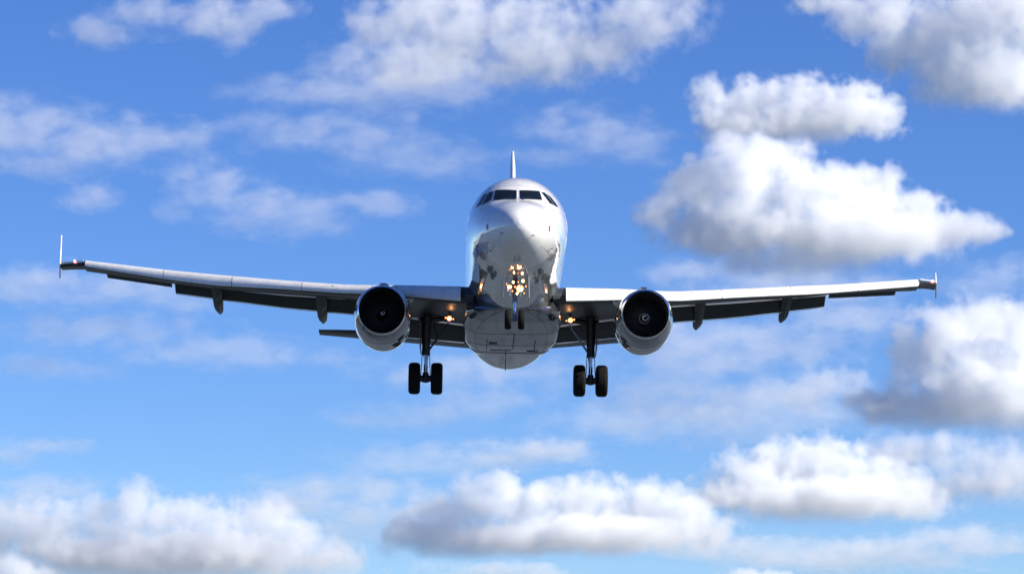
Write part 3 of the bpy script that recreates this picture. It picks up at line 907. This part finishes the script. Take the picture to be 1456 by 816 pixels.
# ------------------------------------------------------------------ clouds, several kilometres behind the aircraft
CLOUDS = [
    dict(name='cloud', label='large billowing white cloud right of the plane above its wing', dens=0.045833, ns=60.0, amp=1.0, bill=0.5, soft=0.5, bias=0.32, stretch=1, g=0.2, pw=1.4, base=0.33,
         puffs=[(254, 5937, 861, 41, 27, 41), (309, 5941, 892, 58, 37, 55), (379, 5912, 936, 58, 37, 58), (448, 5959, 926, 84, 49, 66), (535, 5917, 877, 84, 49, 66), (621, 5944, 881, 60, 38, 58), (679, 5930, 854, 58, 34, 48), (741, 5950, 827, 60, 33, 41), (801, 5950, 829, 48, 24, 26), (837, 5946, 826, 22, 11, 12), (563, 5911, 816, 192, 83, 62), (376, 5976, 831, 132, 59, 50), (473, 5978, 772, 144, 58, 36), (362, 5918, 980, 34, 20, 26), (380, 5937, 880, 74, 46, 66)]),
    dict(name='cloud', label='smaller rounded white cloud just above the largest one on the right', dens=0.041667, ns=42.2, amp=1.0, bill=0.5, soft=0.5, bias=0.32, stretch=1, g=0.2, pw=1.4, base=0.33,
         puffs=[(371, 6496, 1149, 42, 28, 45), (459, 6527, 1147, 66, 41, 59), (544, 6506, 1144, 77, 43, 55), (634, 6486, 1134, 82, 45, 55), (690, 6524, 1123, 53, 30, 40), (400, 6530, 1108, 53, 32, 45), (530, 6504, 1097, 152, 61, 37)]),
    dict(name='cloud', label='grey-white cloud filling the top right corner', dens=0.028986, ns=55.2, amp=1.0, bill=0.5, soft=0.55, bias=0.32, stretch=1, g=0.2, pw=1.6, base=0.15,
         puffs=[(617, 6781, 1398, 76, 35, 30), (718, 6763, 1363, 90, 49, 62), (834, 6815, 1324, 117, 67, 90), (937, 6765, 1266, 117, 70, 99), (979, 6760, 1370, 166, 81, 83), (884, 6786, 1228, 103, 52, 58), (779, 6818, 1304, 83, 45, 55), (997, 6806, 1225, 83, 45, 55)]),
    dict(name='cloud', label='broad bright cloud across the top centre above the tail fin', dens=0.017143, ns=56.0, amp=1.0, bill=0.5, soft=0.6, bias=0.32, stretch=1, g=0.2, pw=1.6, base=0.15,
         puffs=[(269, 6893, 1389, 119, 49, 77), (172, 6918, 1344, 119, 50, 81), (45, 6915, 1341, 161, 68, 112), (-110, 6922, 1359, 154, 59, 84), (339, 6888, 1417, 70, 28, 42), (-193, 6889, 1289, 126, 47, 63), (-124, 6940, 1406, 182, 63, 70), (-236, 6897, 1369, 98, 38, 56)]),
    dict(name='cloud', label='pale ragged veil of cloud below the top edge left of the centre', dens=0.005357, ns=61.6, amp=1.9, bill=0, soft=0.8, bias=0.22, stretch=1.8, g=0.1, pw=2.0, base=0,
         puffs=[(-257, 5542, 1032, 78, 64, 50), (-189, 5539, 1003, 101, 72, 43), (-98, 5501, 1001, 90, 67, 45), (-278, 5518, 999, 56, 44, 31)]),
    dict(name='cloud', label='puffy cloud at the right edge with dark blue shaded base', dens=0.039286, ns=72.8, amp=1.0, bill=0.5, soft=0.5, bias=0.32, stretch=1, g=0.2, pw=1.4, base=0.33,
         puffs=[(801, 6966, 728, 53, 37, 62), (803, 6987, 662, 53, 33, 48), (861, 6939, 767, 70, 42, 59), (943, 6975, 782, 77, 46, 63), (1019, 6965, 770, 91, 52, 70), (942, 6975, 686, 161, 75, 70), (876, 7019, 613, 182, 75, 48), (1013, 6991, 603, 168, 73, 56), (754, 7061, 623, 84, 41, 42)]),
    dict(name='cloud', label='small faint white tuft left of the puffy right-edge cloud', dens=0.009231, ns=52.0, amp=1.9, bill=0, soft=0.8, bias=0.22, stretch=1.2, g=0.1, pw=2.0, base=0,
         puffs=[(550, 6487, 610, 75, 58, 42), (594, 6474, 617, 60, 48, 36)]),
    dict(name='cloud', label='bright cumulus low on the right with shaded blue-grey left side', dens=0.036667, ns=49.5, amp=1.0, bill=0.5, soft=0.5, bias=0.32, stretch=1, g=0.2, pw=1.4, base=0.33,
         puffs=[(497, 7474, 510, 82, 45, 57), (574, 7506, 549, 75, 43, 57), (657, 7512, 535, 105, 56, 68), (753, 7497, 504, 105, 56, 68), (843, 7498, 466, 90, 48, 57), (656, 7422, 454, 240, 96, 54), (467, 7474, 480, 90, 42, 39)]),
    dict(name='cloud', label='pale hazy cloud low at the right edge behind the bright cumulus', dens=0.015789, ns=76.0, amp=1.0, bill=0.5, soft=0.7, bias=0.32, stretch=1, g=0.2, pw=1.4, base=0.33,
         puffs=[(1034, 9520, 725, 114, 56, 57), (1159, 9453, 710, 133, 64, 65), (1313, 9471, 693, 152, 73, 72), (1196, 9457, 616, 209, 88, 61), (1358, 9532, 630, 114, 59, 68)]),
    dict(name='cloud', label='wide low cloud bank at the bottom centre', dens=0.043651, ns=50.4, amp=1.0, bill=0.5, soft=0.5, bias=0.32, stretch=1, g=0.2, pw=1.4, base=0.33,
         puffs=[(-174, 6324, 330, 76, 37, 38), (-111, 6305, 367, 69, 36, 43), (-35, 6275, 397, 69, 36, 43), (40, 6292, 385, 76, 38, 43), (129, 6314, 387, 88, 44, 48), (230, 6327, 387, 88, 43, 43), (305, 6312, 361, 76, 38, 40), (349, 6298, 335, 63, 32, 35), (139, 6224, 319, 239, 91, 40), (-61, 6314, 311, 139, 57, 35)]),
    dict(name='cloud', label='thin flat streak of cloud above the bottom centre bank', dens=0.006098, ns=82.0, amp=1.9, bill=0, soft=0.8, bias=0.22, stretch=1.8, g=0.1, pw=2.0, base=0,
         puffs=[(20, 8131, 615, 164, 100, 36), (-46, 8155, 608, 98, 62, 26), (118, 8209, 617, 98, 62, 26)]),
    dict(name='cloud', label='bright billowing cloud bank across the bottom left', dens=0.038182, ns=39.6, amp=1.0, bill=0.5, soft=0.5, bias=0.32, stretch=1, g=0.2, pw=1.4, base=0.33,
         puffs=[(-782, 5527, 295, 66, 38, 50), (-713, 5508, 299, 61, 35, 46), (-648, 5513, 305, 50, 30, 44), (-586, 5502, 321, 55, 34, 48), (-521, 5512, 305, 61, 35, 46), (-453, 5493, 298, 55, 33, 46), (-389, 5520, 302, 55, 34, 48), (-328, 5516, 272, 55, 31, 42), (-272, 5499, 244, 50, 26, 31), (-543, 5570, 252, 286, 107, 44)]),
    dict(name='cloud', label='bit of white cloud in the bottom left corner', dens=0.055000, ns=40.0, amp=1.0, bill=0.5, soft=0.5, bias=0.32, stretch=1, g=0.2, pw=1.4, base=0.33,
         puffs=[(-716, 5002, 207, 45, 25, 32), (-684, 5019, 198, 40, 21, 24)]),
    dict(name='cloud', label='narrow white cloud crest at the bottom edge right of centre', dens=0.045833, ns=48.0, amp=1.0, bill=0.5, soft=0.5, bias=0.32, stretch=1, g=0.2, pw=1.4, base=0.33,
         puffs=[(398, 6014, 236, 72, 30, 22), (445, 6004, 232, 48, 22, 19), (339, 6026, 231, 48, 21, 17)]),
    dict(name='cloud', label='low white streak along the bottom edge below the centre bank', dens=0.009836, ns=67.1, amp=1.9, bill=0, soft=0.8, bias=0.22, stretch=1.8, g=0.1, pw=2.0, base=0,
         puffs=[(-46, 6119, 256, 110, 65, 20), (51, 6144, 250, 85, 51, 17), (-132, 6110, 263, 49, 32, 15)]),
    dict(name='cloud', label='bright ragged wisp at the top left edge of the photo', dens=0.008036, ns=61.6, amp=1.9, bill=0, soft=0.8, bias=0.22, stretch=1.4, g=0.1, pw=2.0, base=0,
         puffs=[(-661, 5529, 1092, 62, 44, 27), (-569, 5507, 1116, 78, 57, 36), (-470, 5527, 1120, 90, 65, 40), (-445, 5501, 1081, 34, 32, 31), (-390, 5509, 1128, 56, 43, 29)]),
    dict(name='cloud', label='wide thin veil of cloud at the upper left edge', dens=0.004032, ns=68.2, amp=1.9, bill=0, soft=0.8, bias=0.22, stretch=1.8, g=0.1, pw=2.0, base=0,
         puffs=[(-862, 6092, 1027, 136, 99, 62), (-750, 6090, 1008, 149, 102, 55), (-633, 6147, 1024, 112, 73, 35), (-827, 6115, 975, 112, 72, 32)]),
    dict(name='cloud', label='small torn white wisp above the left wing tip fin', dens=0.007031, ns=70.4, amp=1.9, bill=0, soft=0.8, bias=0.22, stretch=1.2, g=0.1, pw=2.0, base=0,
         puffs=[(-779, 6342, 949, 59, 44, 28), (-741, 6344, 940, 38, 29, 20)]),
    dict(name='cloud', label='long thin veil of cloud above the left wing', dens=0.003968, ns=69.3, amp=1.9, bill=0, soft=0.8, bias=0.22, stretch=1.8, g=0.1, pw=2.0, base=0,
         puffs=[(-554, 6253, 965, 88, 67, 45), (-474, 6205, 913, 113, 82, 50), (-374, 6219, 890, 101, 72, 43), (-237, 6230, 917, 88, 58, 28), (-602, 6231, 907, 38, 32, 25)]),
    dict(name='cloud', label='faint band of cloud behind the left wing', dens=0.003788, ns=72.6, amp=1.9, bill=0, soft=0.8, bias=0.22, stretch=1.8, g=0.1, pw=2.0, base=0,
         puffs=[(-878, 6523, 807, 158, 99, 40), (-745, 6506, 798, 145, 90, 34), (-631, 6558, 785, 106, 67, 29)]),
    dict(name='cloud', label='tiny faint streak in the blue left of the centre', dens=0.003030, ns=72.6, amp=1.9, bill=0, soft=0.8, bias=0.22, stretch=1.8, g=0.1, pw=2.0, base=0,
         puffs=[(-507, 6528, 1117, 79, 49, 18)]),
    dict(name='cloud', label='faint small patch of cloud at the left edge low down', dens=0.004861, ns=79.2, amp=1.9, bill=0, soft=0.8, bias=0.22, stretch=1.8, g=0.1, pw=2.0, base=0,
         puffs=[(-1023, 7162, 546, 72, 52, 32), (-948, 7189, 555, 86, 53, 20)]),
    dict(name='cloud', label='faint streak of cloud below the main wheels', dens=0.002632, ns=83.6, amp=1.9, bill=0, soft=0.8, bias=0.22, stretch=1.8, g=0.1, pw=2.0, base=0,
         puffs=[(-209, 7553, 652, 167, 100, 33), (-73, 7542, 681, 137, 88, 40), (-317, 7605, 641, 76, 47, 18), (-73, 7518, 739, 243, 144, 46)]),
    dict(name='cloud', label='faint veil of cloud between tail fin and right-hand clouds', dens=0.002899, ns=75.9, amp=1.9, bill=0, soft=0.8, bias=0.22, stretch=1.8, g=0.1, pw=2.0, base=0,
         puffs=[(140, 6781, 1143, 138, 94, 50), (238, 6828, 1116, 97, 68, 39), (72, 6837, 1104, 83, 54, 25)]),
    dict(name='cloud', label='broad thin haze-like cloud below the right wing', dens=0.003205, ns=85.8, amp=1.9, bill=0, soft=0.8, bias=0.22, stretch=1.8, g=0.1, pw=2.0, base=0,
         puffs=[(421, 7697, 804, 203, 144, 86), (611, 7749, 825, 172, 121, 70), (517, 7754, 684, 281, 179, 78), (316, 7790, 719, 156, 109, 62), (732, 7708, 883, 172, 109, 47)]),
    dict(name='cloud', label='thin veil of cloud beyond the right wing tip', dens=0.002857, ns=77.0, amp=1.9, bill=0, soft=0.8, bias=0.22, stretch=1.8, g=0.1, pw=2.0, base=0,
         puffs=[(942, 6957, 868, 112, 80, 48), (999, 6961, 896, 70, 53, 36)]),
    dict(name='cloud', label='dim flat cloud at the left edge above the low bank', dens=0.003659, ns=90.2, amp=1.9, bill=0, soft=0.8, bias=0.22, stretch=1.8, g=0.1, pw=2.0, base=0,
         puffs=[(-1111, 8190, 534, 148, 95, 43), (-1166, 8235, 504, 115, 77, 39)]),
    dict(name='cloud', label='pale sheet of cloud between the two low right clouds and the bottom edge', dens=0.005000, ns=99.0, amp=1.9, bill=0, soft=0.8, bias=0.22, stretch=1.8, g=0.1, pw=2.0, base=0,
         puffs=[(846, 8984, 415, 360, 203, 47), (1168, 8972, 450, 216, 131, 47), (593, 8950, 431, 216, 126, 36)]),
    dict(name='cloud', label='thin slanting veil above the bottom centre clouds', dens=0.002326, ns=94.6, amp=1.9, bill=0, soft=0.8, bias=0.22, stretch=1.8, g=0.1, pw=2.0, base=0,
         puffs=[(-221, 8610, 630, 241, 143, 45), (-426, 8591, 568, 206, 124, 41), (296, 8593, 724, 241, 143, 45)]),
    dict(name='cloud', label='very thin long veil in the blue below the left wing', dens=0.002297, ns=81.4, amp=1.9, bill=0, soft=0.8, bias=0.22, stretch=1.8, g=0.1, pw=2.0, base=0,
         puffs=[(-855, 7355, 813, 266, 152, 38), (-591, 7388, 771, 237, 136, 36), (-987, 7354, 738, 178, 104, 30)]),
    dict(name='cloud', label='very thin veil in the blue between the top left wisp and the tail fin', dens=0.002537, ns=73.7, amp=1.9, bill=0, soft=0.8, bias=0.22, stretch=1.8, g=0.1, pw=2.0, base=0,
         puffs=[(-330, 6561, 1099, 201, 121, 40), (-170, 6576, 1048, 161, 96, 32), (-412, 6599, 1187, 147, 88, 29)]),
    dict(name='cloud', label='pale veil over the low blue gap left of the bottom centre bank', dens=0.004545, ns=96.8, amp=1.9, bill=0, soft=0.8, bias=0.22, stretch=1.8, g=0.1, pw=2.0, base=0,
         puffs=[(-522, 8763, 527, 211, 132, 53), (-364, 8752, 483, 158, 109, 60), (-296, 8809, 565, 158, 99, 39)]),
    dict(name='cloud', label='soft pale veil just under the largest right-hand cloud', dens=0.003947, ns=83.6, amp=1.9, bill=0, soft=0.8, bias=0.22, stretch=1.8, g=0.1, pw=2.0, base=0,
         puffs=[(531, 7484, 933, 182, 108, 33), (712, 7483, 918, 182, 106, 30), (382, 7516, 960, 122, 76, 30)]),
]



def make_cloud(c):
    puffs = c['puffs']
    bm = bmesh.new()
    ox = Vector((sum(p[0] for p in puffs) / len(puffs), sum(p[1] for p in puffs) / len(puffs), min(p[2] for p in puffs)))
    for p in puffs:
        r = [q * (1.0 + .16 + c['bias'] * .8) for q in p[3:6]]
        bmesh.ops.create_icosphere(bm, subdivisions=3, radius=1, matrix=Matrix.Translation(Vector(p[:3]) - ox) @ Matrix.Diagonal((*r, 1)))
    me = bpy.data.meshes.new('cloud')
    bm.to_mesh(me)
    bm.free()
    o = bpy.data.objects.new('cloud', me)
    COL.objects.link(o)
    rm = o.modifiers.new('merge', 'REMESH')
    rm.mode = 'VOXEL'
    rm.voxel_size = min(p[5] for p in puffs) * .3
    dg = bpy.context.evaluated_depsgraph_get()
    me2 = bpy.data.meshes.new_from_object(o.evaluated_get(dg))
    o.modifiers.clear()
    o.data = me2
    bpy.data.meshes.remove(me)
    me2.name = 'cloud'
    o.location = ox
    m = bpy.data.materials.new('cloud_vapour')
    m.use_nodes = True
    t = m.node_tree
    t.nodes.clear()
    N = t.nodes.new
    L = t.links.new

    def mth(op, a, b=None, cc=None, clamp=False):
        n = N('ShaderNodeMath')
        n.operation = op
        n.use_clamp = clamp
        for i, v in enumerate((a, b, cc)):
            if v is None:
                continue
            if isinstance(v, (int, float)):
                n.inputs[i].default_value = v
            else:
                L(v, n.inputs[i])
        return n.outputs[0]
    co = N('ShaderNodeTexCoord').outputs['Object']
    f = None
    for p in puffs:
        a = N('ShaderNodeVectorMath')
        a.operation = 'MULTIPLY_ADD'
        L(co, a.inputs[0])
        a.inputs[1].default_value = [1 / x for x in p[3:6]]
        a.inputs[2].default_value = [-(p[i] - ox[i]) / p[3 + i] for i in range(3)]
        ln = N('ShaderNodeVectorMath')
        ln.operation = 'LENGTH'
        L(a.outputs[0], ln.inputs[0])
        d = ln.outputs['Value']
        f = d if f is None else mth('SMOOTH_MIN', f, d, .45)
    f = mth('SUBTRACT', 1.0 + c['bias'], f)
    f = mth('MINIMUM', f, .75)
    vec = co
    if c['stretch'] != 1:
        mp = N('ShaderNodeMapping')
        mp.inputs['Rotation'].default_value = (0, R(8), 0)
        mp.inputs['Scale'].default_value = (1, 1, c['stretch'])
        L(co, mp.inputs[0])
        vec = mp.outputs[0]
    no = N('ShaderNodeTexNoise')
    no.inputs['Scale'].default_value = 1 / c['ns']
    no.inputs['Detail'].default_value = 5.5
    no.inputs['Roughness'].default_value = .66
    L(vec, no.inputs['Vector'])
    f = mth('ADD', f, mth('MULTIPLY_ADD', no.outputs['Fac'], c['amp'] * 2, -c['amp']))
    if c['bill']:
        vo = N('ShaderNodeTexVoronoi')
        vo.feature = 'F1'
        vo.inputs['Scale'].default_value = 1.3 / c['ns']
        vo.inputs['Detail'].default_value = 2.0
        vo.inputs['Roughness'].default_value = .5
        wv = N('ShaderNodeVectorMath')
        wv.operation = 'MULTIPLY_ADD'
        L(no.outputs['Color'], wv.inputs[0])
        wv.inputs[1].default_value = [c['ns'] * .8] * 3
        L(vec, wv.inputs[2])
        L(wv.outputs[0], vo.inputs['Vector'])
        f = mth('ADD', f, mth('MULTIPLY_ADD', vo.outputs['Distance'], -c['bill'], c['bill'] * .5))
    f = mth('DIVIDE', f, c['soft'], clamp=True)
    if c['base']:
        # the flat underside thins out into clear air
        sz = N('ShaderNodeSeparateXYZ')
        L(co, sz.inputs[0])
        zlo = min(p[2] - p[5] for p in puffs) - ox.z
        zhi = max(p[2] + p[5] for p in puffs) - ox.z
        fade = mth('MULTIPLY_ADD', sz.outputs[2], 1 / (c['base'] * (zhi - zlo)), -zlo / (c['base'] * (zhi - zlo)), clamp=True)
        f = mth('MULTIPLY', f, fade)
    f = mth('MULTIPLY', mth('POWER', f, c['pw']), c['dens'])
    v = N('ShaderNodeVolumePrincipled')
    L(f, v.inputs['Density'])
    v.inputs['Color'].default_value = (.984, .991, 1, 1)
    v.inputs['Anisotropy'].default_value = c['g']
    ou = N('ShaderNodeOutputMaterial')
    L(v.outputs[0], ou.inputs['Volume'])
    me2.materials.clear()
    me2.materials.append(m)
    o['label'] = c['label']
    o['category'] = 'cloud'
    o['group'] = 'clouds in the sky behind the airliner'
    return o


for c in CLOUDS:
    make_cloud(c)
